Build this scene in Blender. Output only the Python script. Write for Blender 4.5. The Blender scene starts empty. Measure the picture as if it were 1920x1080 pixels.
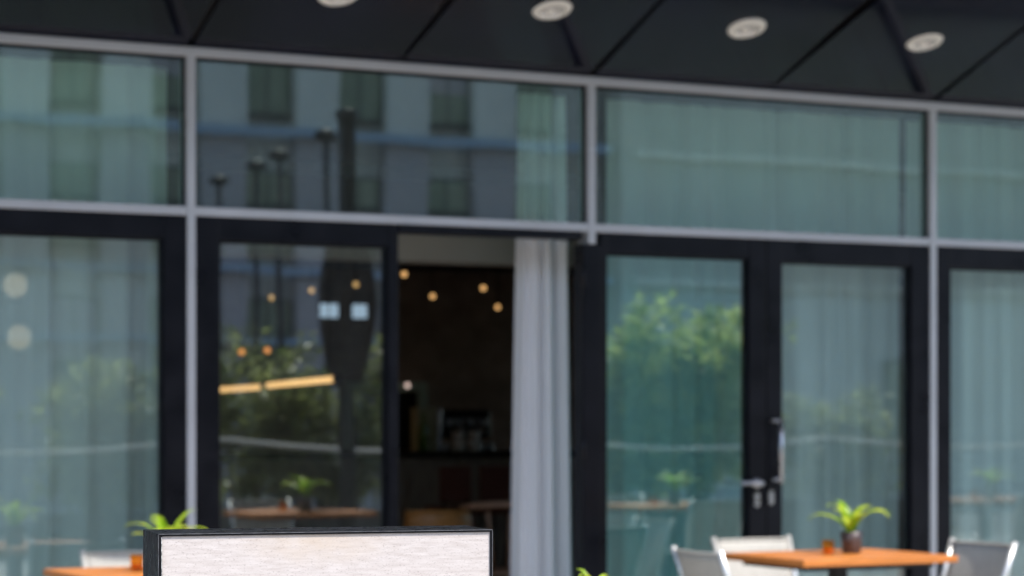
import bpy, bmesh, math, random
from mathutils import Vector, Matrix
R = math.radians
scn = bpy.context.scene
col = scn.collection
random.seed(7)

# ------------------------------------------------------------------ camera
YAW = R(27.27)                       # the facade runs along x at y = 0, the terrace lies at y < 0
CAM = Vector((-5.73, -11.11, 1.40))
cd = bpy.data.cameras.new('camera')
cd.lens = 85; cd.sensor_width = 36; cd.shift_y = 0.1286
cd.clip_start = 0.1; cd.clip_end = 400
cd.dof.use_dof = True; cd.dof.focus_distance = 4.36; cd.dof.aperture_fstop = 4.6
cam = bpy.data.objects.new('camera', cd); col.objects.link(cam)
cam.location = CAM; cam.rotation_euler = (R(90), 0, -YAW)
scn.camera = cam

# ------------------------------------------------------------------ sky and sun
SUN_EL, SUN_AZ = R(57), R(32)        # from the street side, to the right
world = bpy.data.worlds.new('World'); scn.world = world; world.use_nodes = True
wn = world.node_tree.nodes; wl = world.node_tree.links
bg = wn['Background']; sky = wn.new('ShaderNodeTexSky')
sky.sky_type = 'NISHITA'; sky.sun_disc = False
sky.sun_elevation = SUN_EL; sky.sun_rotation = math.pi - SUN_AZ
sky.air_density = 1.0; sky.dust_density = 1.2; sky.ozone_density = 1.0
wl.new(sky.outputs['Color'], bg.inputs['Color']); bg.inputs['Strength'].default_value = 0.15
sl = bpy.data.lights.new('sun', 'SUN'); sl.energy = 2.4; sl.angle = R(0.55); sl.color = (1, .95, .88)
so = bpy.data.objects.new('sun', sl); col.objects.link(so)
sdir = Vector((math.sin(SUN_AZ)*math.cos(SUN_EL), -math.cos(SUN_AZ)*math.cos(SUN_EL), math.sin(SUN_EL)))
so.rotation_euler = sdir.to_track_quat('Z', 'Y').to_euler(); so.location = (8, -20, 25)

vs = scn.view_settings
vs.view_transform = 'Standard'; vs.look = 'None'; vs.gamma = 1; vs.use_curve_mapping = False
vs.exposure = 1.25
scn.cycles.use_denoising = True
scn.cycles.max_bounces = 12; scn.cycles.transparent_max_bounces = 24
scn.cycles.glossy_bounces = 6; scn.cycles.diffuse_bounces = 4
scn.cycles.caustics_reflective = False; scn.cycles.caustics_refractive = False
scn.cycles.sample_clamp_indirect = 6

# ------------------------------------------------------------------ materials
M = {}
def mat(name, color, rough=.5, metal=0, spec=.5, var=.0, scale=8, rvar=0, bump=0, bscale=40, stretch=(1, 1, 1), emit=None, estr=0, coat=0):
    m = bpy.data.materials.new(name); m.use_nodes = True
    nt = m.node_tree; n = nt.nodes; l = nt.links; b = n['Principled BSDF']
    b.inputs['Base Color'].default_value = (*color, 1); b.inputs['Roughness'].default_value = rough
    b.inputs['Metallic'].default_value = metal; b.inputs['Specular IOR Level'].default_value = spec
    b.inputs['Coat Weight'].default_value = coat
    tc = n.new('ShaderNodeTexCoord'); mp = n.new('ShaderNodeMapping'); mp.inputs['Scale'].default_value = stretch
    l.new(tc.outputs['Object'], mp.inputs['Vector'])
    if var or rvar:
        t = n.new('ShaderNodeTexNoise'); t.inputs['Scale'].default_value = scale; t.inputs['Detail'].default_value = 6
        l.new(mp.outputs['Vector'], t.inputs['Vector'])
        if var:
            mr = n.new('ShaderNodeMapRange'); mr.inputs[1].default_value = .3; mr.inputs[2].default_value = .7
            mr.inputs[3].default_value = 1 - var; mr.inputs[4].default_value = 1 + var
            l.new(t.outputs['Fac'], mr.inputs[0])
            mx = n.new('ShaderNodeVectorMath'); mx.operation = 'SCALE'; mx.inputs[0].default_value = color
            l.new(mr.outputs[0], mx.inputs['Scale']); l.new(mx.outputs[0], b.inputs['Base Color'])
        if rvar:
            mr = n.new('ShaderNodeMapRange'); mr.inputs[1].default_value = .3; mr.inputs[2].default_value = .7
            mr.inputs[3].default_value = max(.02, rough - rvar); mr.inputs[4].default_value = rough + rvar
            l.new(t.outputs['Fac'], mr.inputs[0]); l.new(mr.outputs[0], b.inputs['Roughness'])
    if bump:
        t = n.new('ShaderNodeTexNoise'); t.inputs['Scale'].default_value = bscale; t.inputs['Detail'].default_value = 4
        l.new(mp.outputs['Vector'], t.inputs['Vector'])
        bp = n.new('ShaderNodeBump'); bp.inputs['Strength'].default_value = bump; bp.inputs['Distance'].default_value = .01
        l.new(t.outputs['Fac'], bp.inputs['Height']); l.new(bp.outputs[0], b.inputs['Normal'])
    if emit:
        b.inputs['Emission Color'].default_value = (*emit, 1); b.inputs['Emission Strength'].default_value = estr
    M[name] = m; return m

mat('aluminium', (.50, .51, .53), .42, .2, var=.05, scale=3, rvar=.06)
mat('black_frame', (.0045, .005, .0085), .34, 0, .22, var=.15, scale=6, rvar=.08)
mat('soffit', (.0055, .0060, .0145), .12, 0, .10, var=.5, scale=1.6, rvar=.07)
mat('joint_black', (.004, .004, .005), .7)
mat('upper_wall', (.20, .20, .21), .6, var=.1, scale=2)
mat('stone_pier', (.06, .06, .065), .55, var=.2, scale=4, bump=.1)
mat('bezel', (.82, .79, .72), .4, var=.06, scale=10)
mat('reflector', (.72, .71, .68), .22, .7)
mat('lamp_glass', (.55, .53, .50), .25)
mat('steel', (.47, .47, .49), .28, .9, rvar=.06, scale=20)
mat('chair_tube', (.72, .71, .68), .3, .55, rvar=.06)
mat('sling', (.42, .40, .36), .75, var=.07, scale=60, stretch=(1, 1, .2), bump=.25, bscale=500)
mat('table_wood', (.56, .19, .040), .42, var=.28, scale=6, stretch=(1.2, 14, 14), rvar=.08, bump=.06, bscale=20)
mat('table_steel', (.03, .03, .032), .45, .5)
mat('pot', (.085, .065, .065), .35, var=.35, scale=22, stretch=(1, 1, .35), rvar=.12)
mat('soil', (.03, .02, .014), .9, bump=.5)
mat('wax', (.75, .55, .30), .5)
mat('sign_black', (.006, .006, .008), .30, 0, .35, var=.3, scale=25, rvar=.12, bump=.03, bscale=120)
mat('sign_edge', (.30, .30, .31), .35, .8, var=.4, scale=60)
mat('seal', (.42, .42, .42), .5, var=.9, scale=130)
mat('paving', (.40, .385, .36), .8, var=.14, scale=3, bump=.12, bscale=30)
mat('road', (.11, .11, .11), .85, var=.15, scale=2, bump=.2, bscale=60)
mat('road_paint', (.75, .75, .72), .6)
mat('kerb', (.45, .44, .42), .8, var=.1, scale=5)
mat('inner_floor', (.44, .21, .10), .45, var=.25, scale=5, stretch=(1, 8, 1))
mat('inner_ceiling', (.006, .006, .006), .8)
mat('inner_wall', (.33, .24, .175), .8, var=.25, scale=6, bump=.2, bscale=25)
mat('inner_side', (.36, .34, .31), .8, var=.15)
mat('bulkhead', (.25, .22, .185), .8, var=.06, scale=3)
mat('bar_front', (.34, .31, .27), .6, var=.25, scale=6, stretch=(6, 1, 1))
mat('bar_top', (.012, .011, .010), .3)
mat('crockery', (.82, .82, .80), .25)
mat('menu_card', (.55, .57, .40), .6, var=.1)
mat('green_glass', (.12, .24, .06), .2)
mat('pale_trim', (.45, .55, .43), .6, var=.1)
mat('red_seat', (.16, .055, .04), .6, var=.15)
mat('bent_wood', (.50, .28, .18), .4, var=.2, scale=9, stretch=(1, 1, 4))
mat('honey_wood', (.42, .18, .05), .4, var=.2, scale=9, stretch=(1, 1, 4))
mat('cord', (.01, .01, .01), .6)
mat('bulb', (1, .7, .35), .4, emit=(1, .55, .20), estr=.42)
mat('bulb_orange', (1, .5, .2), .4, emit=(1, .34, .09), estr=.6)
mat('globe', (1, .8, .6), .4, emit=(1, .70, .45), estr=.8)
mat('tube_light', (1, .7, .35), .4, emit=(1, .54, .22), estr=.75)
mat('cold_light', (.8, .9, 1), .4, emit=(.62, .78, 1), estr=.32)
mat('downlit', (1, .8, .7), .4, emit=(1, .75, .65), estr=.4)
mat('opp_pier', (.80, .78, .70), .8, var=.07, scale=1, bump=.06)
mat('opp_wall', (.60, .58, .52), .8, var=.1, scale=1.5)
mat('opp_low', (.50, .45, .45), .8, var=.08, scale=1)
mat('opp_band', (.36, .46, .58), .5, var=.06)
mat('opp_plain', (.56, .55, .50), .85, var=.1, scale=.7)
mat('opp_frame', (.10, .11, .09), .5)
mat('opp_pane', (.25, .28, .19), .3, var=.4, scale=.6)
mat('planter', (.10, .105, .11), .6, var=.15, scale=5)
mat('post_black', (.008, .008, .010), .5, rvar=.1)
mat('canvas_black', (.012, .012, .014), .9, var=.3, scale=12, stretch=(4, 4, .5))
mat('rope', (.75, .73, .70), .7, var=.1, scale=90)
mat('bark', (.10, .075, .05), .9, var=.3, scale=20, bump=.4)

def glass(name, tint, f0, wav, dust_haze=.018):
    m = bpy.data.materials.new(name); m.use_nodes = True; nt = m.node_tree; n = nt.nodes; l = nt.links
    n.clear(); out = n.new('ShaderNodeOutputMaterial')
    tr = n.new('ShaderNodeBsdfTransparent'); tr.inputs[0].default_value = (*tint, 1)
    gl = n.new('ShaderNodeBsdfGlossy'); gl.inputs['Roughness'].default_value = 0.015; gl.inputs[0].default_value = (.94, 1, .99, 1)
    lw = n.new('ShaderNodeLayerWeight'); lw.inputs['Blend'].default_value = .5       # facing is the same on both faces of the thin pane
    pw = n.new('ShaderNodeMath'); pw.operation = 'POWER'; pw.inputs[1].default_value = 5; l.new(lw.outputs['Facing'], pw.inputs[0])
    fr = n.new('ShaderNodeMath'); fr.operation = 'MULTIPLY_ADD'; fr.inputs[1].default_value = 1-f0; fr.inputs[2].default_value = f0; l.new(pw.outputs[0], fr.inputs[0])
    mx = n.new('ShaderNodeMixShader')
    tc = n.new('ShaderNodeTexCoord'); t = n.new('ShaderNodeTexNoise'); t.inputs['Scale'].default_value = 1.7; t.inputs['Detail'].default_value = 1
    l.new(tc.outputs['Object'], t.inputs['Vector'])
    bp = n.new('ShaderNodeBump'); bp.inputs['Strength'].default_value = wav; bp.inputs['Distance'].default_value = .01
    l.new(t.outputs['Fac'], bp.inputs['Height']); l.new(bp.outputs[0], gl.inputs['Normal'])
    l.new(fr.outputs[0], mx.inputs[0]); l.new(tr.outputs[0], mx.inputs[1]); l.new(gl.outputs[0], mx.inputs[2])
    # thin uneven dusty smears, also painting a pale haze over the panes
    df = n.new('ShaderNodeBsdfDiffuse'); df.inputs[0].default_value = (.70, .72, .70, 1); md = n.new('ShaderNodeMixShader')
    mp = n.new('ShaderNodeMapping'); mp.inputs['Scale'].default_value = (2.2, 1, 1.1); mp.inputs['Rotation'].default_value = (0, .5, 0); l.new(tc.outputs['Object'], mp.inputs[0])
    t2 = n.new('ShaderNodeTexNoise'); t2.inputs['Scale'].default_value = 1.6; t2.inputs['Detail'].default_value = 7; t2.inputs['Roughness'].default_value = .62; l.new(mp.outputs[0], t2.inputs[0])
    rg = n.new('ShaderNodeMapRange'); rg.inputs[1].default_value = .35; rg.inputs[2].default_value = .72; rg.inputs[3].default_value = dust_haze*.25; rg.inputs[4].default_value = dust_haze; l.new(t2.outputs['Fac'], rg.inputs[0])
    l.new(rg.outputs[0], md.inputs[0]); l.new(mx.outputs[0], md.inputs[1]); l.new(df.outputs[0], md.inputs[2]); l.new(md.outputs[0], out.inputs[0])
    M[name] = m
glass('facade_glass', (.84, .972, .93), .14, .05, .042)
glass('door_glass', (.86, .95, .94), .10, .05)
glass('green_door_glass', (.69, .90, .885), .18, .06)
glass('clear_door_glass', (.90, .95, .94), .16, .07)
glass('amber_glass', (1, .70, .30), .04, .0, 0)

def cloth(name, color, trans, transp):
    m = bpy.data.materials.new(name); m.use_nodes = True; nt = m.node_tree; n = nt.nodes; l = nt.links
    n.clear(); out = n.new('ShaderNodeOutputMaterial')
    d = n.new('ShaderNodeBsdfDiffuse'); d.inputs[0].default_value = (*color, 1)
    t = n.new('ShaderNodeBsdfTranslucent'); t.inputs[0].default_value = (*color, 1)
    p = n.new('ShaderNodeBsdfTransparent')
    a = n.new('ShaderNodeMixShader'); a.inputs[0].default_value = trans
    b = n.new('ShaderNodeMixShader'); b.inputs[0].default_value = transp
    tc = n.new('ShaderNodeTexCoord'); mp = n.new('ShaderNodeMapping'); mp.inputs['Scale'].default_value = (60, 60, 260)
    w = n.new('ShaderNodeTexNoise'); w.inputs['Scale'].default_value = 1; l.new(tc.outputs['Object'], mp.inputs[0]); l.new(mp.outputs[0], w.inputs[0])
    bp = n.new('ShaderNodeBump'); bp.inputs['Strength'].default_value = .15; bp.inputs['Distance'].default_value = .003
    l.new(w.outputs['Fac'], bp.inputs['Height']); l.new(bp.outputs[0], d.inputs['Normal'])
    l.new(d.outputs[0], a.inputs[1]); l.new(t.outputs[0], a.inputs[2]); l.new(a.outputs[0], b.inputs[1]); l.new(p.outputs[0], b.inputs[2]); l.new(b.outputs[0], out.inputs[0])
    M[name] = m
cloth('curtain', (.72, .72, .71), .15, .03)
cloth('curtain_bright', (.87, .88, .90), .2, .02)
cloth('sheer', (.80, .78, .75), .15, .12)

def leafmat(name, c1, c2, trans=.35, rough=.4, scale=3):
    m = bpy.data.materials.new(name); m.use_nodes = True; nt = m.node_tree; n = nt.nodes; l = nt.links
    b = n['Principled BSDF']; out = n['Material Output']; b.inputs['Roughness'].default_value = rough
    tc = n.new('ShaderNodeTexCoord'); t = n.new('ShaderNodeTexNoise'); t.inputs['Scale'].default_value = scale; t.inputs['Detail'].default_value = 5
    l.new(tc.outputs['Object'], t.inputs['Vector'])
    cr = n.new('ShaderNodeValToRGB'); cr.color_ramp.elements[0].color = (*c1, 1); cr.color_ramp.elements[1].color = (*c2, 1)
    cr.color_ramp.elements[0].position = .38; cr.color_ramp.elements[1].position = .64
    l.new(t.outputs['Fac'], cr.inputs[0]); l.new(cr.outputs[0], b.inputs['Base Color'])
    ts = n.new('ShaderNodeBsdfTranslucent'); l.new(cr.outputs[0], ts.inputs[0])
    mx = n.new('ShaderNodeMixShader'); mx.inputs[0].default_value = trans
    l.new(b.outputs[0], mx.inputs[1]); l.new(ts.outputs[0], mx.inputs[2]); l.new(mx.outputs[0], out.inputs[0])
    M[name] = m
leafmat('fern_leaf', (.24, .46, .015), (.55, .74, .09), .5, .35, 9)
leafmat('shrub_leaf', (.09, .13, .04), (.52, .56, .20), .6, .35, 3.5)
leafmat('shrub_leaf_light', (.24, .33, .07), (.72, .76, .26), .65, .35, 3.2)  # lighter copy of the shrub leaf, sunlight painted into its colour

def sign_face():
    m = mat('sign_face', (.8, .76, .73), .55)
    nt = m.node_tree; n = nt.nodes; l = nt.links; b = n['Principled BSDF']
    tc = n.new('ShaderNodeTexCoord')
    def noise(sc, detail=5, s=1):
        mp = n.new('ShaderNodeMapping'); mp.inputs['Scale'].default_value = sc; l.new(tc.outputs['Object'], mp.inputs[0])
        t = n.new('ShaderNodeTexNoise'); t.inputs['Scale'].default_value = s; t.inputs['Detail'].default_value = detail; l.new(mp.outputs[0], t.inputs[0]); return t
    def ramp(t, p0, c0, p1, c1):
        r = n.new('ShaderNodeValToRGB'); e = r.color_ramp.elements
        e[0].position = p0; e[0].color = (*c0, 1); e[1].position = p1; e[1].color = (*c1, 1); l.new(t.outputs['Fac'], r.inputs[0]); return r
    base = ramp(noise((26, 26, 170), 7), .30, (.545, .485, .455), .66, (.665, .61, .585))
    speck = ramp(noise((260, 260, 520), 3), .30, (.50, .46, .44), .42, (1, 1, 1))
    # an old water stain near the top of the board, shape of its own
    sep = n.new('ShaderNodeSeparateXYZ'); l.new(tc.outputs['Object'], sep.inputs[0])
    mp = n.new('ShaderNodeMapping'); mp.inputs['Location'].default_value = (-.29*5.5, 0, -1.185*16); mp.inputs['Scale'].default_value = (5.5, 0, 16)
    l.new(tc.outputs['Object'], mp.inputs[0])
    g = n.new('ShaderNodeTexGradient'); g.gradient_type = 'SPHERICAL'; l.new(mp.outputs[0], g.inputs[0])
    tn = noise((30, 30, 60), 4)
    mu = n.new('ShaderNodeMath'); mu.operation = 'MULTIPLY'; l.new(g.outputs['Fac'], mu.inputs[0]); l.new(tn.outputs['Fac'], mu.inputs[1])
    st = n.new('ShaderNodeMapRange'); st.inputs[1].default_value = .05; st.inputs[2].default_value = .5; st.inputs[4].default_value = .55; l.new(mu.outputs[0], st.inputs[0])
    m1 = n.new('ShaderNodeMix'); m1.data_type = 'RGBA'; m1.blend_type = 'MULTIPLY'; m1.inputs[0].default_value = .55
    l.new(base.outputs[0], m1.inputs[6]); l.new(speck.outputs[0], m1.inputs[7])
    m2 = n.new('ShaderNodeMix'); m2.data_type = 'RGBA'; l.new(st.outputs[0], m2.inputs[0]); l.new(m1.outputs[2], m2.inputs[6]); m2.inputs[7].default_value = (.62, .50, .38, 1)
    l.new(m2.outputs[2], b.inputs['Base Color'])
    bp = n.new('ShaderNodeBump'); bp.inputs['Strength'].default_value = .25; bp.inputs['Distance'].default_value = .001
    l.new(noise((18, 18, 260), 6).outputs['Fac'], bp.inputs['Height']); l.new(bp.outputs[0], b.inputs['Normal'])
sign_face()

# ------------------------------------------------------------------ mesh helpers
class MB:
    def __init__(s): s.v = []; s.f = []; s.smooth = []
    def face(s, pts, sm=False):
        i = len(s.v); s.v += [tuple(p) for p in pts]; s.f.append(tuple(range(i, i+len(pts)))); s.smooth.append(sm)
    def box(s, x0, x1, y0, y1, z0, z1, bev=0):
        bm = bmesh.new(); bmesh.ops.create_cube(bm, size=1)
        for v in bm.verts: v.co = Vector(((x0+x1)/2+v.co.x*(x1-x0), (y0+y1)/2+v.co.y*(y1-y0), (z0+z1)/2+v.co.z*(z1-z0)))
        if bev: bmesh.ops.bevel(bm, geom=bm.edges[:], offset=bev, segments=2, affect='EDGES', profile=.5)
        s.add_bm(bm); return s
    def add_bm(s, bm, sm=False, mtx=None):
        o = len(s.v); bm.verts.ensure_lookup_table(); bm.verts.index_update()
        s.v += [tuple(mtx @ v.co if mtx else v.co) for v in bm.verts]
        for f in bm.faces: s.f.append(tuple(o+v.index for v in f.verts)); s.smooth.append(sm)
        bm.free()
    def tube(s, pts, rad, n=10, cap=True):
        pts = [Vector(p) for p in pts]; rr = rad if isinstance(rad, (list, tuple)) else [rad]*len(pts)
        o = len(s.v); ref = None
        for i, p in enumerate(pts):
            t = (pts[min(i+1, len(pts)-1)] - pts[max(i-1, 0)]).normalized()
            if ref is None: ref = t.orthogonal().normalized()
            ref = (ref - t*ref.dot(t)).normalized(); b = t.cross(ref)
            for k in range(n):
                a = 2*math.pi*k/n; s.v.append(tuple(p + (ref*math.cos(a)+b*math.sin(a))*rr[i]))
        for i in range(len(pts)-1):
            for k in range(n):
                s.f.append((o+i*n+k, o+i*n+(k+1) % n, o+(i+1)*n+(k+1) % n, o+(i+1)*n+k)); s.smooth.append(True)
        if cap:
            s.f.append(tuple(o+k for k in reversed(range(n)))); s.smooth.append(False)
            e = o+(len(pts)-1)*n; s.f.append(tuple(e+k for k in range(n))); s.smooth.append(False)
        return s
    def lathe(s, prof, n=28, c=(0, 0, 0), mtx=None):
        o = len(s.v); c = Vector(c)
        for r, z in prof:
            for k in range(n):
                a = 2*math.pi*k/n; p = Vector((r*math.cos(a), r*math.sin(a), z))
                s.v.append(tuple(c + (mtx @ p if mtx else p)))
        for i in range(len(prof)-1):
            for k in range(n):
                s.f.append((o+i*n+k, o+i*n+(k+1) % n, o+(i+1)*n+(k+1) % n, o+(i+1)*n+k)); s.smooth.append(True)
        return s
    def grid(s, fn, nu, nv, sm=True):
        o = len(s.v)
        for j in range(nv+1):
            for i in range(nu+1): s.v.append(tuple(fn(i/nu, j/nv)))
        for j in range(nv):
            for i in range(nu):
                a = o+j*(nu+1)+i; s.f.append((a, a+1, a+nu+2, a+nu+1)); s.smooth.append(sm)
        return s
    def mesh(s, name, m):
        me = bpy.data.meshes.new(name); me.from_pydata(s.v, [], s.f); me.polygons.foreach_set('use_smooth', s.smooth)
        me.materials.append(M[m]); me.update(); return me
    def build(s, name, m, parent=None):
        return link(name, s.mesh(name, m), parent)
def link(name, me, parent=None, loc=None):
    o = bpy.data.objects.new(name, me); col.objects.link(o)
    if parent: o.parent = parent
    if loc: o.location = loc
    return o
def box(name, m, x0, x1, y0, y1, z0, z1, parent=None, bev=0): return MB().box(x0, x1, y0, y1, z0, z1, bev).build(name, m, parent)
def tag(o, label=None, cat=None, group=None, kind=None):
    for k, v in (('label', label), ('category', cat), ('group', group), ('kind', kind)):
        if v: o[k] = v
    return o
def empty(name, loc, rz, label, cat, group=None):
    o = bpy.data.objects.new(name, None); col.objects.link(o); o.location = loc; o.rotation_euler = (0, 0, rz); o.empty_display_size = .1
    return tag(o, label, cat, group)
def copy_tree(o, parent=None):
    c = o.copy(); col.objects.link(c); c.parent = parent
    for ch in o.children: copy_tree(ch, c)
    return c
def place(proto, loc, rz, label, used, group=None):
    """first call moves the prototype itself, later calls copy it with its parts"""
    o = proto if not used else copy_tree(proto)
    used.append(o); o.location = loc; o.rotation_euler = (0, 0, rz); tag(o, label, None, group); return o

# ------------------------------------------------------------------ ground
tag(box('terrace_paving', 'paving', -40, 60, -11.6, -.06, -.2, 0), kind='structure')
pv = bpy.data.objects['terrace_paving']
slab = MB().box(-.395, .395, -.395, .395, 0, .008, .003).mesh('paving_slab', 'paving')
for i in range(20):
    for j in range(12): link('paving_slab', slab, pv, (-6.6+i*.8, -9.4+j*.8, .0005))
tag(box('kerb', 'kerb', -40, 60, -11.9, -11.6, -.25, .0), kind='structure')
tag(box('road', 'road', -80, 100, -21.0, -11.9, -.4, -.13), kind='structure')
tag(box('far_pavement', 'paving', -80, 100, -28.3, -21.0, -.4, 0), kind='structure')
tag(box('ground', 'road', -180, 200, -180, 180, -.6, -.42), kind='structure')
for i in range(9): box('lane_marking', 'road_paint', -6+i*4.5, -3.5+i*4.5, -16.5, -16.38, -.131, -.126, bpy.data.objects['road'])

# ------------------------------------------------------------------ cafe facade
X = [-3.976, -1.766, .443, 2.654, 4.864]          # mullion axes
Z2, Z1 = 2.406, 3.174                             # lower and upper transom axes
fac = empty('cafe_facade', (0, 0, 0), 0, 'glazed cafe shopfront with silver mullions, black door frames and dark sloping soffit', 'shopfront')
h = .0215
for i, x in enumerate(X):
    z0 = Z2-.085 if i == 2 else 0
    box('mullion', 'aluminium', x-h, x+h, -.052, .06, z0, Z1-h, fac, .004)
for i in range(4):
    a, b = X[i]+h, X[i+1]-h
    box('transom', 'aluminium', a, b, -.048, .058, Z2-h, Z2+h, fac, .004)
    box('upper_pane', 'facade_glass', a, b, -.006, .006, Z2+h, Z1-h, fac)
    for (u0, u1, w0, w1) in ((a, a+.014, Z2+h, Z1-h), (b-.014, b, Z2+h, Z1-h)):
        box('glazing_bead', 'black_frame', u0, u1, -.02, -.007, w0, w1, fac)
    box('glazing_bead', 'black_frame', a+.014, b-.014, -.02, -.007, Z1-h-.014, Z1-h, fac)
box('head_transom', 'aluminium', X[0]-h, X[-1]+h, -.056, .062, Z1-h, Z1+h, fac, .004)
box('sill', 'black_frame', X[0], X[-1], -.06, .06, .0, .03, fac)

def ring(name, x0, x1, z0, z1, l, r, t, b, y0, y1, m, parent):
    mb = MB(); mb.box(x0, x0+l, y0, y1, z0, z1, .004); mb.box(x1-r, x1, y0, y1, z0, z1, .004)
    mb.box(x0+l, x1-r, y0+.002, y1-.002, z1-t, z1, .003); mb.box(x0+l, x1-r, y0+.002, y1-.002, z0, z0+b, .003)
    return mb.build(name, m, parent)
def leaf(name, x0, x1, l, r, t=.12, b=.12, g='door_glass', z1=Z2-h, y=0):
    d = ring(name, x0, x1, .032, z1, l, r, t, b, y-.045, y+.045, 'black_frame', fac)
    box('pane', g, x0+l, x1-r, y-.008, y+.004, .032+b, z1-t, d)
    bd = MB()
    bd.box(x0+l, x0+l+.012, y-.024, y-.010, .032+b, z1-t); bd.box(x1-r-.012, x1-r, y-.024, y-.010, .032+b, z1-t); bd.box(x0+l+.012, x1-r-.012, y-.024, y-.010, z1-t-.012, z1-t)
    bd.build('bead', 'black_frame', d)
    return d
leaf('fixed_window', X[0]+h, X[1]-h, .12, .115, .115)
leaf('sliding_door', X[1]+h, -.668, .122, .056, .115, g='clear_door_glass')
# header over the open doorway
box('door_header', 'black_frame', -.667, X[2]-.055, -.05, .05, Z2-h-.045, Z2-h, fac, .003)
# hinged pair on the right, its jamb, leaves and ironmongery
box('door_jamb', 'black_frame', X[2]-.055, X[2]+.055, -.052, .052, .0, Z2-.0865, fac, .004)
for z in (.35, 1.25, 2.15):
    hb = MB().tube([(X[2]-.062, -.06, z-.055), (X[2]-.062, -.06, z+.055)], .011); hb.box(X[2]-.062, X[2]-.02, -.062, -.0525, z-.05, z+.05)
    hb.build('hinge', 'black_frame', fac)
dl = leaf('door', X[2]+.058, 1.530, .035, .108, .11, g='green_door_glass')
dr = leaf('door', 1.536, X[3]-h, .100, .128, .12)
def rod(o, name, pts, r, m='steel'): return MB().tube(pts, r, 12).build(name, m, o)
lever = MB().tube([(1.465, -.045, 1.055), (1.465, -.095, 1.055)], .017).tube([(1.48, -.095, 1.055), (1.455, -.095, 1.055), (1.34, -.092, 1.058)], .0115)
lever.lathe([(0, 0), (.027, 0), (.027, .012), (0, .012)], 20, (1.465, -.046, 1.055), Matrix.Rotation(R(90), 3, 'X'))
lever.build('lever_handle', 'steel', dl)
def oval(o, x, z):
    mb = MB(); pr = []
    for k in range(24):
        a = 2*math.pi*k/24; pr.append((x+.017*math.cos(a), z+.019*math.sin(a)+(.022 if math.sin(a) > 0 else -.022)))
    for y in (-.056,): mb.face([(p[0], y, p[1]) for p in pr])
    for k in range(24):
        p, q = pr[k], pr[(k+1) % 24]; mb.face([(p[0], -.044, p[1]), (q[0], -.044, q[1]), (q[0], -.056, q[1]), (p[0], -.056, p[1])], True)
    return mb.build('keyhole_plate', 'steel', o)
oval(dl, 1.467, .965); oval(dr, 1.558, .975)
pull = MB().tube([(1.592, -.10, 1.055), (1.592, -.10, 1.41)], .0135, 14)
for z in (1.075, 1.395): pull.tube([(1.56, -.046, z), (1.56, -.075, z), (1.592, -.10, z)], .009)
pull.build('pull_bar', 'steel', dr)
leaf('fixed_window', X[3]+h, X[4]-h, .105, .11, .12)
# flanking piers and the storeys above
for a, b in ((-14, X[0]-h-.001), (X[-1]+h+.001, 22)):
    box('pier', 'stone_pier', a, b, -.10, .5, 0, Z1+h, fac)

# soffit: rises outwards, one panel per half bay, with a fold from each mullion head
SL = math.tan(R(18)); YE = -2.05; ZS = Z1+h+.006
def sp(x, y, dz=0): return (x, y, ZS - (y+.05)*SL + dz)
sof = MB(); sof.face([sp(-14, -.05, .03), sp(22, -.05, .03), sp(22, YE, .03), sp(-14, YE, .03)])
sof = sof.build('soffit', 'joint_black', fac)
hb = (X[1]-X[0])/2; g = .010
for k in range(-8, 24):
    xa, xb = X[0]+k*hb/1.0, X[0]+(k+1)*hb
    if xb < -9 or xa > 14: continue
    mb = MB(); a0, b0 = xa+g, xb-g; y0, y1 = -.052, YE+.01
    sk = .07                                                # the joints run slightly askew of square
    if k % 2:                                               # half bay left of a mullion: diagonal fold
        mb.v = [sp(a0, y0), sp(b0-.02, y0), sp(a0-.05, -1.45, -.022), sp(b0-sk*2, y1), sp(a0-sk*2, y1, -.012)]
        mb.f = [(2, 1, 0), (2, 4, 3, 1)]; mb.smooth = [False]*2
    else:
        mb.face([sp(a0, y0), sp(b0, y0), sp(b0-sk*2, y1), sp(a0-sk*2, y1)][::-1])
    p = mb.build('soffit_panel', 'soffit', sof)
    sm = p.modifiers.new('thick', 'SOLIDIFY'); sm.thickness = .012; sm.offset = 1
zE = ZS-(YE+.05)*SL
box('fascia', 'black_frame', -14, 22, YE-.06, YE, zE-.02, zE+.42, fac)
box('upper_wall', 'upper_wall', -14, 22, YE, YE+.5, zE+.42, 13, fac)
box('roof_slab', 'upper_wall', -14, 22, YE+.5, 9, 12.8, 13, fac)

# downlights in the soffit
dn = []
SR = Matrix.Rotation(R(18), 3, 'X')
dp = empty('downlight', (0, 0, 0), 0, 'x', 'downlight', 'round white downlights in the dark soffit')
MB().lathe([(.060, -.004), (.064, -.020), (.092, -.018), (.100, -.008), (.100, .004)], 32).build('bezel', 'bezel', dp)
MB().lathe([(.061, -.018), (.058, -.010), (.056, -.010)], 32).build('inner_ring', 'reflector', dp)
MB().lathe([(.057, -.0105), (.030, -.0135), (.0, -.0145)], 32).build('diffuser', 'lamp_glass', dp)
MB().lathe([(0, -.026), (.014, -.024), (.019, -.018), (.019, -.013)], 20, (-.008, .006, 0)).build('lamp', 'bezel', dp)
def on_soffit(px, py):
    d = Vector((math.sin(YAW), math.cos(YAW), 0)) + Vector((math.cos(YAW), -math.sin(YAW), 0))*((px-960)/4533) + Vector((0, 0, 1))*((787-py)/4533)
    # z = ZS-(y+.05)SL
    t = (ZS-(CAM.y+.05)*SL-CAM.z)/(d.z+d.y*SL); return CAM+d*t
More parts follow.
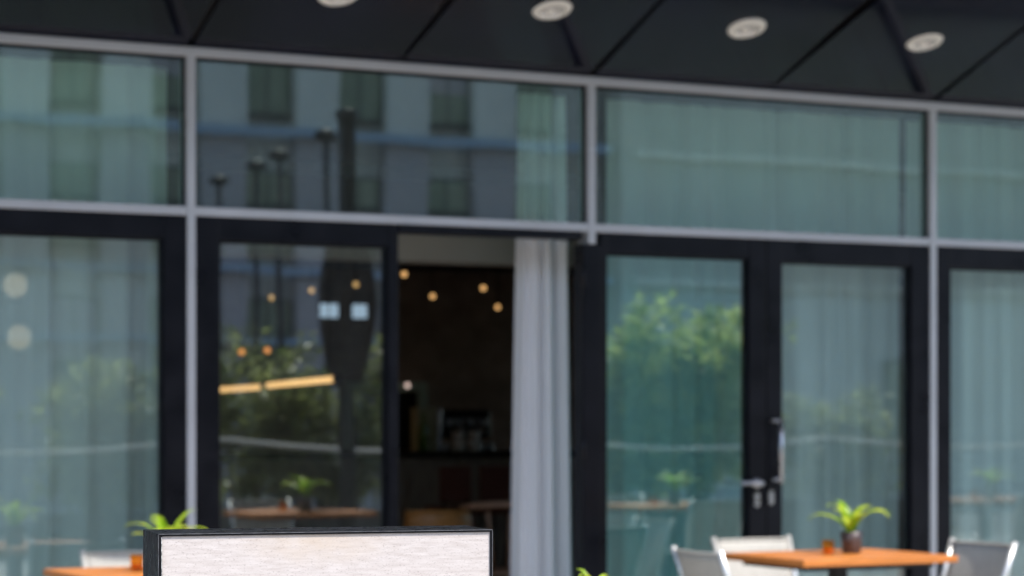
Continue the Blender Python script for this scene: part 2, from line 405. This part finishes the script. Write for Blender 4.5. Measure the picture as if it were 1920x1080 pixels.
for (px, py, lb) in ((634, -12, 'round white downlight cut by the top edge, farthest left'), (1035, 15, 'round white downlight with a dark spot, above the middle mullion'),
                     (1400, 51, 'round white downlight with a rusty spot, between its two neighbours'), (1733, 76, 'round white downlight nearest the right edge of the soffit')):
    o = place(dp, on_soffit(px, py), 0, lb, dn); o.rotation_euler = (-R(18), 0, 0)

# ------------------------------------------------------------------ interior
tag(box('interior_floor', 'inner_floor', -7, 9, .06, 9, -.1, .01), kind='structure')
tag(box('interior_ceiling', 'inner_ceiling', -7, 9, .07, 9, 3.22, 3.3), kind='structure')
tag(box('back_wall', 'inner_wall', -7, 9, 8.4, 8.6, 0, 3.25), kind='structure')
tag(box('side_wall_left', 'inner_side', -7.1, -7, .5, 8.6, 0, 3.25), kind='structure')
swr = MB(); swr.box(9, 9.1, .5, 8.6, 0, .8); swr.box(9, 9.1, .5, 8.6, 2.7, 3.25); swr.box(9, 9.1, .5, 2.5, .8, 2.7); swr.box(9, 9.1, 8.0, 8.6, .8, 2.7)
swr = tag(swr.build('side_wall_right', 'inner_side'), kind='structure')
for k in range(3):  # unseen glazing added to bring more daylight onto the bar and back wall
    a, b = 2.5+k*1.8333, 2.5+(k+1)*1.8333; w = MB(); w.box(9.02, 9.08, a, a+.05, .8, 2.7); w.box(9.02, 9.08, b-.05, b, .8, 2.7); w.box(9.02, 9.08, a+.05, b-.05, .8, .85); w.box(9.02, 9.08, a+.05, b-.05, 2.65, 2.7)
    w = w.build('added_window', 'black_frame', swr); box('pane', 'clear_door_glass', 9.045, 9.055, a+.05, b-.05, .85, 2.65, w)
tag(box('bulkhead_beam', 'bulkhead', -6.9, 8.9, .80, 1.02, 2.262, 2.43), kind='structure')
tag(box('dark_ceiling_panel', 'inner_ceiling', -6.9, 8.9, 1.03, 8.3, 2.72, 2.80), kind='structure')

def curtain(x0, x1, m, label, folds, amp, z0=.02, z1=3.13, y=.25, flare=0):
    rnd = random.Random(int(folds*100)); nf = max(3, int(folds)); nu = int(folds*18)
    ws = [rnd.uniform(.45, 1.7) for _ in range(nf)]; tot = sum(ws); kn = [0]
    for w in ws: kn.append(kn[-1]+w/tot)
    am = [rnd.uniform(.35, 1.25) for _ in range(nf+1)]; dr_ = [rnd.uniform(-.5, .5) for _ in range(nf+1)]; sk = [rnd.uniform(-.35, .35) for _ in range(nf+1)]
    def fn(u, v):
        w = 1-v; i = 0
        while i < nf-1 and u > kn[i+1]: i += 1
        t = (u-kn[i])/(kn[i+1]-kn[i]); A = am[i]*(1-t)+am[i+1]*t; D = dr_[i]*(1-t)+dr_[i+1]*t; S = sk[i]*(1-t)+sk[i+1]*t
        t2 = t + S*w*.5*math.sin(math.pi*t)*.6
        f = A*math.cos(2*math.pi*t2) + .22*math.sin(2*math.pi*(2*t2+D)+w*1.5*D)*A
        return (x0+(x1-x0)*u + .012*D*math.sin(w*2.6+D*5) + flare*w*(u-.4), y + amp*(f*(.7+.45*w) + D*.7), z0+(z1-z0)*v + .012*abs(f)*(w > .99))
    o = MB().grid(fn, nu, 18).build('curtain', m)
    return tag(o, label, 'curtain', 'pale floor-length curtains behind the glass')
curtain(X[0]+.05, X[1]-.01, 'sheer', 'sheer grey curtain behind the left window, with globe lamps glowing through', 13, .030)
curtain(.178, .462, 'curtain_bright', 'gathered pale curtain hanging in the open doorway', 4.0, .034, flare=.10)
curtain(X[2]+.27, X[3]-.02, 'curtain', 'wide pale curtain behind the glass double doors', 11, .035)
curtain(X[3]+.05, X[4]-.02, 'curtain', 'pale curtain behind the window at the right edge', 12, .035)

bar = empty('bar_counter', (0, 6, 0), 0, 'dark bar counter at the back of the room', 'counter')
box('counter_front', 'bar_front', -1.5, 5, .05, .65, 0, 1.10, bar); box('counter_top', 'bar_top', -1.55, 5.05, 0, .7, 1.101, 1.15, bar, .006)
for i in range(14): box('front_board', 'bar_front', -1.48+i*.46, -1.04+i*.46, .03, .05, .08, 1.06, bar, .004)
cm = empty('coffee_machine', (2.76, 6.35, 1.151), 0, 'black and steel coffee machine on the bar counter', 'coffee machine')
box('body', 'bar_top', -.21, .25, -.15, .2, .10, .33, cm, .02); box('drip_tray', 'steel', -.2, .24, -.22, .18, 0, .06, cm, .01); box('side_panel', 'steel', -.245, -.212, -.2, .2, 0, .34, cm, .01)
for x in (-.06, .12): MB().tube([(x, -.12, .2), (x, -.2, .18), (x, -.26, .16)], .018).build('portafilter', 'steel', cm)
box('group_head', 'steel', -.16, .2, -.19, -.151, .2, .26, cm, .01)
for i, x in enumerate((2.66, 2.80)):
    c = empty('cup_stack', (x, 6.1, 1.151), 0, ('stack of white cups on the bar, beside the steel panel', 'stack of white cups on the bar, next to the curtain')[i], 'cups', 'stacks of white cups on the bar')
    for k in range(2): MB().lathe([(.02, .08*k), (.042, .08*k+.004), (.052, .08*k+.078), (.047, .08*k+.076), (.036, .08*k+.01)], 16).build('cup', 'crockery', c)
cb = empty('menu_box', (2.47, 6.2, 1.151), 0, 'olive box standing on the bar left of the coffee machine', 'box')
box('carton', 'menu_card', -.12, .09, 0, .12, 0, .33, cb, .004); box('lid', 'menu_card', -.123, .093, -.003, .123, .331, .345, cb)
MBb = MB().lathe([(0, 0), (.036, 0), (.038, .17), (.014, .23), (.014, .30), (0, .30)], 18, (2.36, 6.12, 1.151)); tag(MBb.build('bottle', 'green_glass'), 'green bottle on the bar in front of the olive box', 'bottle')
dw = empty('back_doorway', (3.04, 8.35, 0), 0, 'dark doorway with pale green trim in the back wall', 'doorway')
box('shade_panel', 'inner_ceiling', -.32, .32, .02, .045, 0, 1.65, dw)  # black panel, the dark of the doorway painted as a flat sheet
for x in (-.40, .32): box('jamb', 'pale_trim', x, x+.08, -.03, .05, 0, 1.73, dw, .004)
box('lintel', 'pale_trim', -.319, .319, -.03, .05, 1.65, 1.73, dw, .004)
tag(MB().lathe([(0, -.02), (.018, -.014), (.021, .006), (.013, .02), (0, .024)], 16, (3.19, 8.2, 1.70)).build('door_lamp', 'downlit'), 'small pink lamp glowing at the back doorway', 'lamp')

# pendant lamps: cord > socket > bulb
def pendant(x, y, z, r, m, label, group, ztop=2.72):
    p = empty('pendant_lamp', (x, y, ztop), 0, label, 'lamp', group)
    MB().tube([(0, 0, 0), (0, 0, z-ztop+r*1.6)], .004, 6).build('cord', 'cord', p)
    MB().tube([(0, 0, z-ztop+r*2.0), (0, 0, z-ztop+r*.95)], r*.45, 10).build('socket', 'cord', p)
    MB().lathe([(.001, -r)]+[(r*math.cos(R(a)), r*math.sin(R(a))) for a in range(-75, 76, 15)]+[(.3*r, r)], 16, (0, 0, z-ztop)).build('bulb', m, p)
G = 'bare bulb pendants hanging inside the cafe'
for x, y, z, lb in ((1.225, 4, 2.40, 'bare bulb hanging inside the doorway, highest of the four there'), (1.916, 5, 2.31, 'bare bulb inside the doorway, second from the door edge'),
                    (2.083, 4.5, 2.35, 'yellowish bare bulb inside the doorway, third from the door edge'), (2.708, 5.5, 2.267, 'bare bulb inside the doorway beside the gathered curtain'),
                    (.864, 4, 2.32, 'bare bulb behind the sliding door, nearest its right stile'), (.746, 4.5, 2.30, 'bare bulb behind the middle of the sliding door glass'),
                    (.646, 5, 2.27, 'bare bulb behind the sliding door, farthest left of the upper three')):
    pendant(x, y, z, .019, 'bulb', lb, G)
pendant(.61, 5.5, 1.895, .022, 'bulb_orange', 'orange bulb behind the sliding door, left of a low pair', 'low orange bulbs above the bar')
pendant(.81, 5.5, 1.91, .022, 'bulb_orange', 'orange bulb behind the sliding door, right of a low pair', 'low orange bulbs above the bar')
pendant(-2.336, 1.0, 2.085, .062, 'globe', 'upper globe lamp glowing through the left sheer curtain', 'globe lamps behind the left curtain', 3.2)
pendant(-2.315, 1.0, 1.82, .062, 'globe', 'lower globe lamp glowing through the left sheer curtain', 'globe lamps behind the left curtain', 3.2)
for p, q, lb in (((1.21, 7.59), (.88, 5.75), 'far warm tube lamp behind the sliding door, beside its left stile'), ((.64, 5.05), (-.02, 2.26), 'near warm tube lamp behind the middle of the sliding door')):
    p, q = Vector((*p, 0)), Vector((*q, 0)); c = (p+q)/2; L = (p-q).length/2
    t = empty('tube_lamp', (c.x, c.y, 2.72), math.atan2((p-q).y, (p-q).x), lb, 'lamp', 'warm linear lamps above the bar'); z = 1.645-2.72
    MB().tube([(-L, 0, z), (L, 0, z)], .020, 14).build('tube', 'tube_light', t)
    for s in (-1, 1):
        MB().tube([(s*L*.8, 0, z+.026), (s*L*.8, 0, 0)], .003, 6).build('cord', 'cord', t)
        MB().tube([(s*L, 0, z), (s*(L+.02), 0, z)], .028, 14).build('end_cap', 'cord', t)
for x, w, lb in ((2.51, .085, 'cold white wall light behind the sliding door, left of a pair'), (2.80, .068, 'cold white wall light behind the sliding door, right of a pair')):
    o = empty('wall_light', (x, 8.39, 2.35), 0, lb, 'lamp', 'cold white wall lights on the back wall')
    box('housing', 'cord', -w-.015, w+.015, -.03, .0, -.075, .075, o, .004); box('diffuser', 'cold_light', -w, w, -.04, -.0305, -.06, .06, o)
def wood_chair(loc, rz, m, label, solid=False):
    c = empty('wooden_chair', loc, rz, label, 'chair', 'wooden chairs inside the cafe')
    c.scale = (1, 1, 1.07)
    MB().lathe([(0, .43), (.2, .43), (.215, .445), (.2, .46), (0, .46)], 24).build('seat', m, c)
    for s in (-1, 1):
        for y in (-.15, .15): MB().tube([(s*.15, y, .44), (s*.2, y*1.3, 0)], [.017, .012], 8).build('leg', m, c)
    arc = [(.27*math.cos(R(a)), .02+.24*math.sin(R(a)), .80+.035*math.sin(R(a))) for a in range(-10, 191, 10)]
    if solid: MB().grid(lambda u, v: (.25*math.cos(R(10+160*u)), .02+.24*math.sin(R(10+160*u)), .62+.2*v), 16, 3).build('back_shell', m, c).modifiers.new('t', 'SOLIDIFY').thickness = .015
    else: MB().tube(arc, .021, 10).build('back_hoop', m, c)
    for a in (25, 60, 90, 120, 155): MB().tube([(.18*math.cos(R(a)), .18*math.sin(R(a)), .45), (.262*math.cos(R(a)), .02+.235*math.sin(R(a)), .79 if not solid else .63)], .013, 8).build('spindle', m, c)
wood_chair((.98, 2.0, 0), R(160), 'bent_wood', 'bentwood chair with curved hoop back just inside the doorway')
wood_chair((.33, 1.75, 0), R(200), 'honey_wood', 'honey wood chair with solid curved back beside the sliding door', True)
for i, x in enumerate((2.28, 2.62, 2.98)):
    s = empty('bar_stool', (x, 5.5, 0), R(180), ('dark red bar stool at the counter, nearest the sliding door', 'dark red bar stool at the counter, middle of three', 'dark red bar stool at the counter, beside the curtain')[i], 'stool', 'dark red bar stools at the counter')
    box('seat', 'red_seat', -.14, .14, -.14, .14, .68, .74, s, .02); box('backrest', 'red_seat', -.13, .13, .12, .15, .78, 1.05, s, .012)
    for a in (-1, 1):
        for b in (-1, 1): MB().tube([(a*.11, b*.11, .69), (a*.16, b*.16, .01)], .011, 8).build('leg', 'table_steel', s)
        MB().tube([(a*.1, .135, .72), (a*.1, .135, .8)], .01, 8).build('back_stay', 'table_steel', s)

# ------------------------------------------------------------------ terrace furniture
def make_table():
    t = empty('terrace_table', (0, 0, 0), 0, 'x', 'table', 'orange wooden tables on the terrace')
    for i in range(5):
        w = .73/5; box('top_board', 'table_wood', -.442, .442, -.365+i*w+.0008, -.365+(i+1)*w-.0008, .720, .752, t, .003)
    box('underframe', 'table_steel', -.36, .36, -.28, .28, .695, .719, t); box('column', 'table_steel', -.035, .035, -.035, .035, .02, .6945, t, .004); box('base', 'table_steel', -.24, .24, -.24, .24, .009, .0245, t, .004)
    return t
def make_chair():
    c = empty('terrace_chair', (0, 0, 0), 0, 'x', 'chair', 'light metal terrace chairs with sling seats')
    def back(u, v): x = (u-.5)*2; return (x*(.198+.02*v), .205+.115*v+.030*(1-x*x)*(.4+.6*v), .45+.368*v)
    for nm, fn in (('back_sling', back), ('seat_sling', lambda u, v: ((u-.5)*.40, -.235+.43*v, .435-.02*math.sin(math.pi*u)*math.sin(math.pi*v)))):
        o = MB().grid(fn, 12, 8).build(nm, 'sling', c); o.modifiers.new('t', 'SOLIDIFY').thickness = .004
    MB().tube([back(i/12, 1) for i in range(13)], .0075, 8).build('top_hem', 'sling', c)
    for s in (-1, 1):
        MB().tube([(s*.205, .19, .40), (s*.208, .215, .47), (s*.222, .262, .64), (s*.232, .33, .835)], .0145, 10).build('back_post', 'chair_tube', c)
        MB().tube([(s*.205, -.245, .43), (s*.205, .195, .43)], .0125, 10).build('seat_rail', 'chair_tube', c)
        MB().tube([(s*.205, -.235, .43), (s*.22, -.26, .009)], .0125, 10).build('leg', 'chair_tube', c)
        MB().tube([(s*.205, .19, .43), (s*.22, .30, .009)], .0125, 10).build('leg', 'chair_tube', c)
    c.scale = (1, 1, .965); return c
def make_plant(seed):
    rnd = random.Random(seed)
    p = empty('potted_fern', (0, 0, 0), 0, 'x', 'plant', 'bright green potted ferns on the tables')
    MB().lathe([(0, .002), (.042, .002), (.046, .008), (.050, .06), (.056, .105), (.052, .106), (.046, .09)], 24).build('pot', 'pot', p)
    MB().lathe([(.047, .088), (.03, .094), (0, .096)], 16).build('soil', 'soil', p)
    n = 13
    for i in range(n):
        a = 2*math.pi*i/n*1.0 + rnd.uniform(-.2, .2); L = rnd.uniform(.17, .26); el = rnd.uniform(R(42), R(72)) if i % 3 else rnd.uniform(R(74), R(88)); cur = rnd.uniform(1.1, 2.3); W = rnd.uniform(.014, .020)
        pts = []; q = Vector((.012*math.cos(a), .012*math.sin(a), .09)); N = 10
        for k in range(N+1):
            s = k/N; e = el - cur*s**1.6; pts.append((q.copy(), e)); q += Vector((math.cos(a)*math.cos(e), math.sin(a)*math.cos(e), math.sin(e)))*(L/N)
        tan = Vector((-math.sin(a), math.cos(a), 0))
        mb = MB()
        def fn(u, v):
            q, e = pts[int(round(v*N))]; w = W*(math.sin(math.pi*min(1, .12+.88*v))**.7+.12); up = Vector((-math.cos(a)*math.sin(e), -math.sin(a)*math.sin(e), math.cos(e)))
            x = (u-.5)*2; return q + tan*(x*w) + up*(abs(x)*w*.35 + .002*math.sin(v*22+i)*abs(x))
        mb.grid(fn, 4, N); mb.build('leaf', 'fern_leaf', p)
    return p
def make_candle():
    c = empty('candle_holder', (0, 0, 0), 0, 'x', 'candle holder', 'amber candle holders on the tables')
    MB().lathe([(0, .001), (.024, .001), (.027, .006), (.030, .066), (.033, .07), (.030, .07), (.026, .064), (.024, .01), (0, .009)], 24).build('cup', 'amber_glass', c)
    MB().lathe([(0, .011), (.0225, .011), (.0225, .035), (0, .033)], 20).build('candle', 'wax', c)
    MB().tube([(0, 0, .033), (.001, 0, .043)], .001, 6).build('wick', 'cord', c)
    return c
TP, CP, KP = make_table(), make_chair(), make_candle()
PP = make_plant(3); tu, cu, ku, pu = [], [], [], []
TT = .7525
T1 = (1.005, -1.47); T2 = (-2.285, -1.20)
place(TP, (*T1, 0), 0, 'orange wooden table with fern and candle, in front of the double doors', tu)
place(TP, (*T2, 0), 0, 'orange wooden table partly hidden behind the black sign', tu)
place(CP, (1.0, -1.06, 0), R(2), 'sunlit chair on the glass side of the right table, facing the street', cu)
place(CP, (1.46, -1.60, 0), R(-88), 'shaded grey chair at the right end of the right table', cu)
place(CP, (.45, -1.63, 0), R(86), 'chair seen from behind at the left end of the right table', cu)
place(CP, (-2.20, -.75, 0), R(-2), 'pale chair behind the left table, beside the black sign', cu)
place(PP, (1.10, -1.45, TT), R(20), 'bright green potted fern on the right table', pu)
PL = make_plant(4); PL.scale = (.95, .95, .96); place(PL, (-2.285, -1.2, TT), R(130), 'bright green potted fern on the left table, just above the sign', [])
place(KP, (.93, -1.50, TT), 0, 'amber glass candle holder beside the fern on the right table', ku)
place(KP, (-2.42, -1.19, TT), 0, 'amber glass candle holder against the sign on the left table', ku)
# second row of tables nearer the street: one fern tip shows, the others are seen reflected in the doors
for i, x in enumerate((-2.25, .8, 3.85, 6.9)):
    y = -4.86
    lb = ('at the bottom edge below the gathered curtain', 'reflected in the sliding door glass', 'reflected in the left leaf of the double doors', 'reflected in the right leaf of the double doors')[i]
    place(TP, (x, y, 0), 0, 'orange wooden table '+lb, tu)
    pf = place(PP, (x+.03, y+.02, TT), R(40+70*i), 'bright green potted fern '+lb, pu)
    if i == 0: pf.scale = (.55, .55, .80)
    place(KP, (x-.15, y+.05, TT), 0, 'amber glass candle holder '+lb, ku)
    if i:
        if i > 1: place(CP, (x, y+.42, 0), R(3), 'terrace chair facing the street, '+lb, cu)
        place(CP, (x, y-.44, 0), R(178), 'terrace chair facing the cafe, '+lb, cu)

# ------------------------------------------------------------------ street side, seen mirrored in the glass
def planter(x, y, w, label):
    p = empty('planter', (x, y, 0), 0, label, 'planter', 'grey planters along the terrace edge')
    mb = MB(); hh = .62
    mb.box(-w/2, w/2, -.25, -.21, .009, hh, .006); mb.box(-w/2, w/2, .21, .25, .009, hh, .006); mb.box(-w/2, -w/2+.04, -.209, .209, .009, hh, .006); mb.box(w/2-.04, w/2, -.209, .209, .009, hh, .006)
    mb.build('trough', 'planter', p); box('soil', 'soil', -w/2+.04, w/2-.04, -.209, .209, .02, hh-.05, p)
def shrub(x, y, w, top, m, label, n=5200, seed=1, big=1):
    rnd = random.Random(seed); s = empty('shrub', (x, y, .57), 0, label, 'shrub', 'leafy shrubs in the planters')
    H = top-.57; tips = []; st = MB()
    for i in range(int(9*w)+4):
        bx = rnd.uniform(-w*.4, w*.4); by = rnd.uniform(-.12, .12); hh = H*rnd.uniform(.62, 1.0)
        p = [Vector((bx, by, 0))]; d = Vector((rnd.uniform(-.3, .3), rnd.uniform(-.25, .25), 1))
        for k in range(5):
            p.append(p[-1]+d.normalized()*hh/5); d += Vector((rnd.uniform(-.3, .3), rnd.uniform(-.3, .3), 0))
        st.tube(p, [.014*(1-k/6.5) for k in range(6)], 6)
        for k in range(1, 6):
            tips.append((p[k], .11+.05*rnd.random()))
            for _ in range(2):
                e = p[k]+Vector((rnd.uniform(-.28, .28), rnd.uniform(-.24, .24), rnd.uniform(-.02, .2))); st.tube([p[k], e], [.006, .003], 4); tips.append((e, .12))
    st.build('stems', 'bark', s)
    mb = MB()
    for i in range(n):
        c, r = rnd.choice(tips); q = c+Vector((rnd.gauss(0, 1), rnd.gauss(0, 1), rnd.gauss(0, .8)))*r*.62
        if q.z < .02: continue
        d = Vector((rnd.gauss(0, 1), rnd.gauss(0, 1), rnd.gauss(0, .6))).normalized(); L = rnd.uniform(.05, .085)*big
        sd = d.cross(Vector((rnd.gauss(0, .4), rnd.gauss(0, .4), 1))).normalized()*L*.27; up = d.cross(sd)*.25
        mb.face([q, q+d*L*.4+sd+up*.3, q+d*L, q+d*L*.4-sd+up*.3])
    mb.build('crown', m, s)
YP = -8.3
for i, (x, w, top, m, lb) in enumerate(((-1.2, 1.3, 1.75, 'shrub_leaf', 'left of the left window'), (.55, 1.2, 1.8, 'shrub_leaf', 'in the left window'), (2.25, 1.5, 2.02, 'shrub_leaf', 'in the sliding door'),
                                        (4.0, 1.3, 1.9, 'shrub_leaf', 'near the open doorway'), (5.7, 1.9, 2.34, 'shrub_leaf_light', 'in the left leaf of the double doors'), (8.0, 1.4, 1.55, 'shrub_leaf', 'in the right leaf of the double doors'))):
    planter(x, YP, w, 'long grey planter mirrored '+lb); shrub(x, YP, w, top, m, ('sunlit yellow-green' if 'light' in m else 'dark green')+' shrub mirrored '+lb, 17000 if 'light' in m else 8000, 11+i, 1.5 if 'light' in m else 1.3)
# pale rope slung between short posts, mirrored as a wavy line
RX = [-2.0, 1.1, 4.1, 7.1, 10.1]
for i, x in enumerate(RX):
    p = empty('rope_post', (x, -7.4, 0), 0, 'slim black rope post mirrored in the glass, %s from the left' % ('first', 'second', 'third', 'fourth', 'fifth')[i], 'post', 'rope posts along the terrace')
    MB().tube([(0, 0, .01), (0, 0, 1.28)], .018, 10).build('shaft', 'post_black', p); MB().lathe([(0, .009), (.13, .009), (.13, .02), (.02, .035)], 20).build('foot', 'post_black', p)
for i in range(4):
    a, b = RX[i], RX[i+1]
    o = MB().tube([(a+(b-a)*k/16, -7.4, 1.24-.10*math.sin(math.pi*k/16)) for k in range(17)], .018, 8).build('rope', 'rope')
    tag(o, 'pale sagging rope mirrored ' + ('in the left window', 'in the sliding door', 'near the open doorway', 'in the double doors')[i], 'rope', 'ropes slung between the posts')
# closed black parasol
pr = empty('closed_parasol', (1.66, -6.0, 0), 0, 'tall closed black parasol mirrored in the sliding door', 'parasol')
box('base', 'post_black', -.4, .4, -.4, .4, .009, .07, pr, .01); box('mast', 'post_black', -.05, .05, -.05, .05, .071, 3.78, pr, .006)
def fold(u, v):
    a = u*2*math.pi; z = 1.65+1.2*v; r = (.075+.115*math.sin(math.pi*min(1, .12+.8*(1-v))))*(1+.22*math.cos(a*8+v*2)); return (r*math.cos(a), r*math.sin(a), z)
MB().grid(fold, 64, 14).build('canopy', 'canvas_black', pr)
MB().tube([(.15*math.cos(R(a)), .15*math.sin(R(a)), 2.0) for a in range(0, 361, 15)], .012, 6).build('strap', 'post_black', pr)
MB().lathe([(.06, 3.70), (.085, 3.72), (.085, 3.78), (.0, 3.80)], 16).build('cap', 'post_black', pr)
# lamp posts along the street
for i, (x, y, lb) in enumerate(((4.21, -12.45, 'tallest, beside the parasol mast'), (4.48, -14.45, 'second from the parasol mast'), (4.69, -15.7, 'third from the parasol mast'), (4.93, -17.6, 'smallest and farthest'))):
    p = empty('lamp_post', (x, y, -.13 if i else -.13), 0, 'dark flat-headed lamp post mirrored in the upper glass, '+lb, 'lamp post', 'lamp posts along the street')
    MB().tube([(0, 0, 0), (0, 0, 1.2), (0, 0, 4.5)], [.055, .04, .03], 12).build('shaft', 'post_black', p); MB().lathe([(0, 4.46), (.08, 4.47), (.13, 4.51), (.12, 4.56), (.03, 4.60), (0, 4.60)], 20).build('head', 'post_black', p)

# building across the street
ob = empty('opposite_building', (0, -28.3, 0), 0, 'pale building with tall dark windows and blue ledges mirrored in the glass', 'building')
box('wall', 'opp_wall', -30, 16.6, -8, -.35, 0, 15, ob)
step = 1.75
pm = MB().box(-.42, .42, -.345, 0, 6.35, 14.6, .01).mesh('pier', 'opp_pier'); lm = MB().box(-.42, .42, -.345, -.02, 0, 6.349, .01).mesh('pier', 'opp_low')
rows = ((.5, 3.5), (4.35, 4.75), (5.15, 5.75), (6.75, 8.2), (9.4, 11.2), (12.2, 13.8))
wm = [(MB().box(-.455, .455, -.34, -.27, a, b).box(-.022, .022, -.254, -.24, a+.05, b-.05).box(-.43, .43, -.27, -.18, a-.05, a-.002).mesh('window', 'opp_frame'), MB().box(-.40, .40, -.269, -.255, a+.05, b-.05).mesh('pane', 'opp_pane')) for a, b in rows]
bl = {j: [MB().box(-.39, .39, -.2535, -.2445, rows[j][1]-(rows[j][1]-rows[j][0])*q, rows[j][1]-.06).mesh('blind', 'opp_low') for q in (.35, .6)] for j in (0, 3, 4)}
for k in range(-4, 8):
    x = 2+k*step; link('pier', pm, ob, (x, 0, 0)); link('pier', lm, ob, (x, 0, 0))
    for j, (f, g_) in enumerate(wm):
        w = link('window', f, ob, (x+step/2, 0, 0)); link('pane', g_, w)
        if j in (0, 3, 4) and random.random() < .7: link('blind', bl[j][random.randrange(2)], w)
for z, t in ((2.78, .10), (3.98, .13), (6.42, .16), (8.55, .3), (11.7, .3), (14.6, .4)): box('ledge', 'opp_band' if t < .2 else 'opp_pier', -6, 16.6, .001, .16, z-t/2, z+t/2, ob)

nb = empty('plain_building', (16.7, -28.3, 0), 0, 'plain pale rendered building mirrored in the double doors', 'building')
box('wall', 'opp_plain', 0, 34, -8, .25, 0, 11.0, nb); box('cornice', 'opp_pier', -.05, 34, .2505, .5, 9.0, 9.35, nb)
for z in (3.9, 6.3): box('ledge', 'opp_pier', .3, 33.7, .2505, .34, z, z+.14, nb)
for k in range(5):
    w = box('window', 'opp_frame', 6+k*5.5, 7.0+k*5.5, .2505, .30, .8, 2.6, nb); box('pane', 'opp_pane', 6.06+k*5.5, 6.94+k*5.5, .3005, .31, .86, 2.54, w)

# ------------------------------------------------------------------ sign in the foreground
W, T, H = .620, .182, 1.197
sg = empty('menu_sign', (-4.321, -7.003, 0), R(-10.3), 'freestanding black box sign with a blank whitewashed face in the foreground', 'sign')
f = .0075
sh = MB(); sh.box(0, W, .006, T, .03, H, .0015); sh.build('casing', 'sign_black', sg)
box('frame_edge', 'sign_black', 0, f, -.002, .0055, .03, H, sg, .0008); box('frame_edge', 'sign_black', W-.0045, W, -.002, .0055, .03, H, sg, .0008)
box('frame_edge', 'sign_black', f+.0002, W-.0047, -.002, .0055, H-.0045, H, sg, .0008); box('frame_edge', 'sign_black', f+.0002, W-.0047, -.002, .0055, .03, .037, sg, .0008)
box('edge_highlight', 'sign_edge', .0006, W-.0006, -.0032, -.0021, H-.0012, H-.0002, sg); box('edge_highlight', 'sign_edge', .0002, .0011, -.0032, -.0021, .03, H-.002, sg); box('edge_highlight', 'sign_edge', W-.0011, W-.0002, -.0032, -.0021, .03, H-.002, sg)  # pale strips paint the highlight lines along the edges, with chipped wear
box('seal', 'seal', f-.0016, f-.0002, -.0030, -.0021, .04, H-.006, sg)
box('face_panel', 'sign_face', f+.0003, W-.0048, .0010, .0052, .0372, H-.0048, sg)
box('base_plate', 'sign_black', -.03, W+.03, -.08, T+.08, .009, .029, sg, .003)
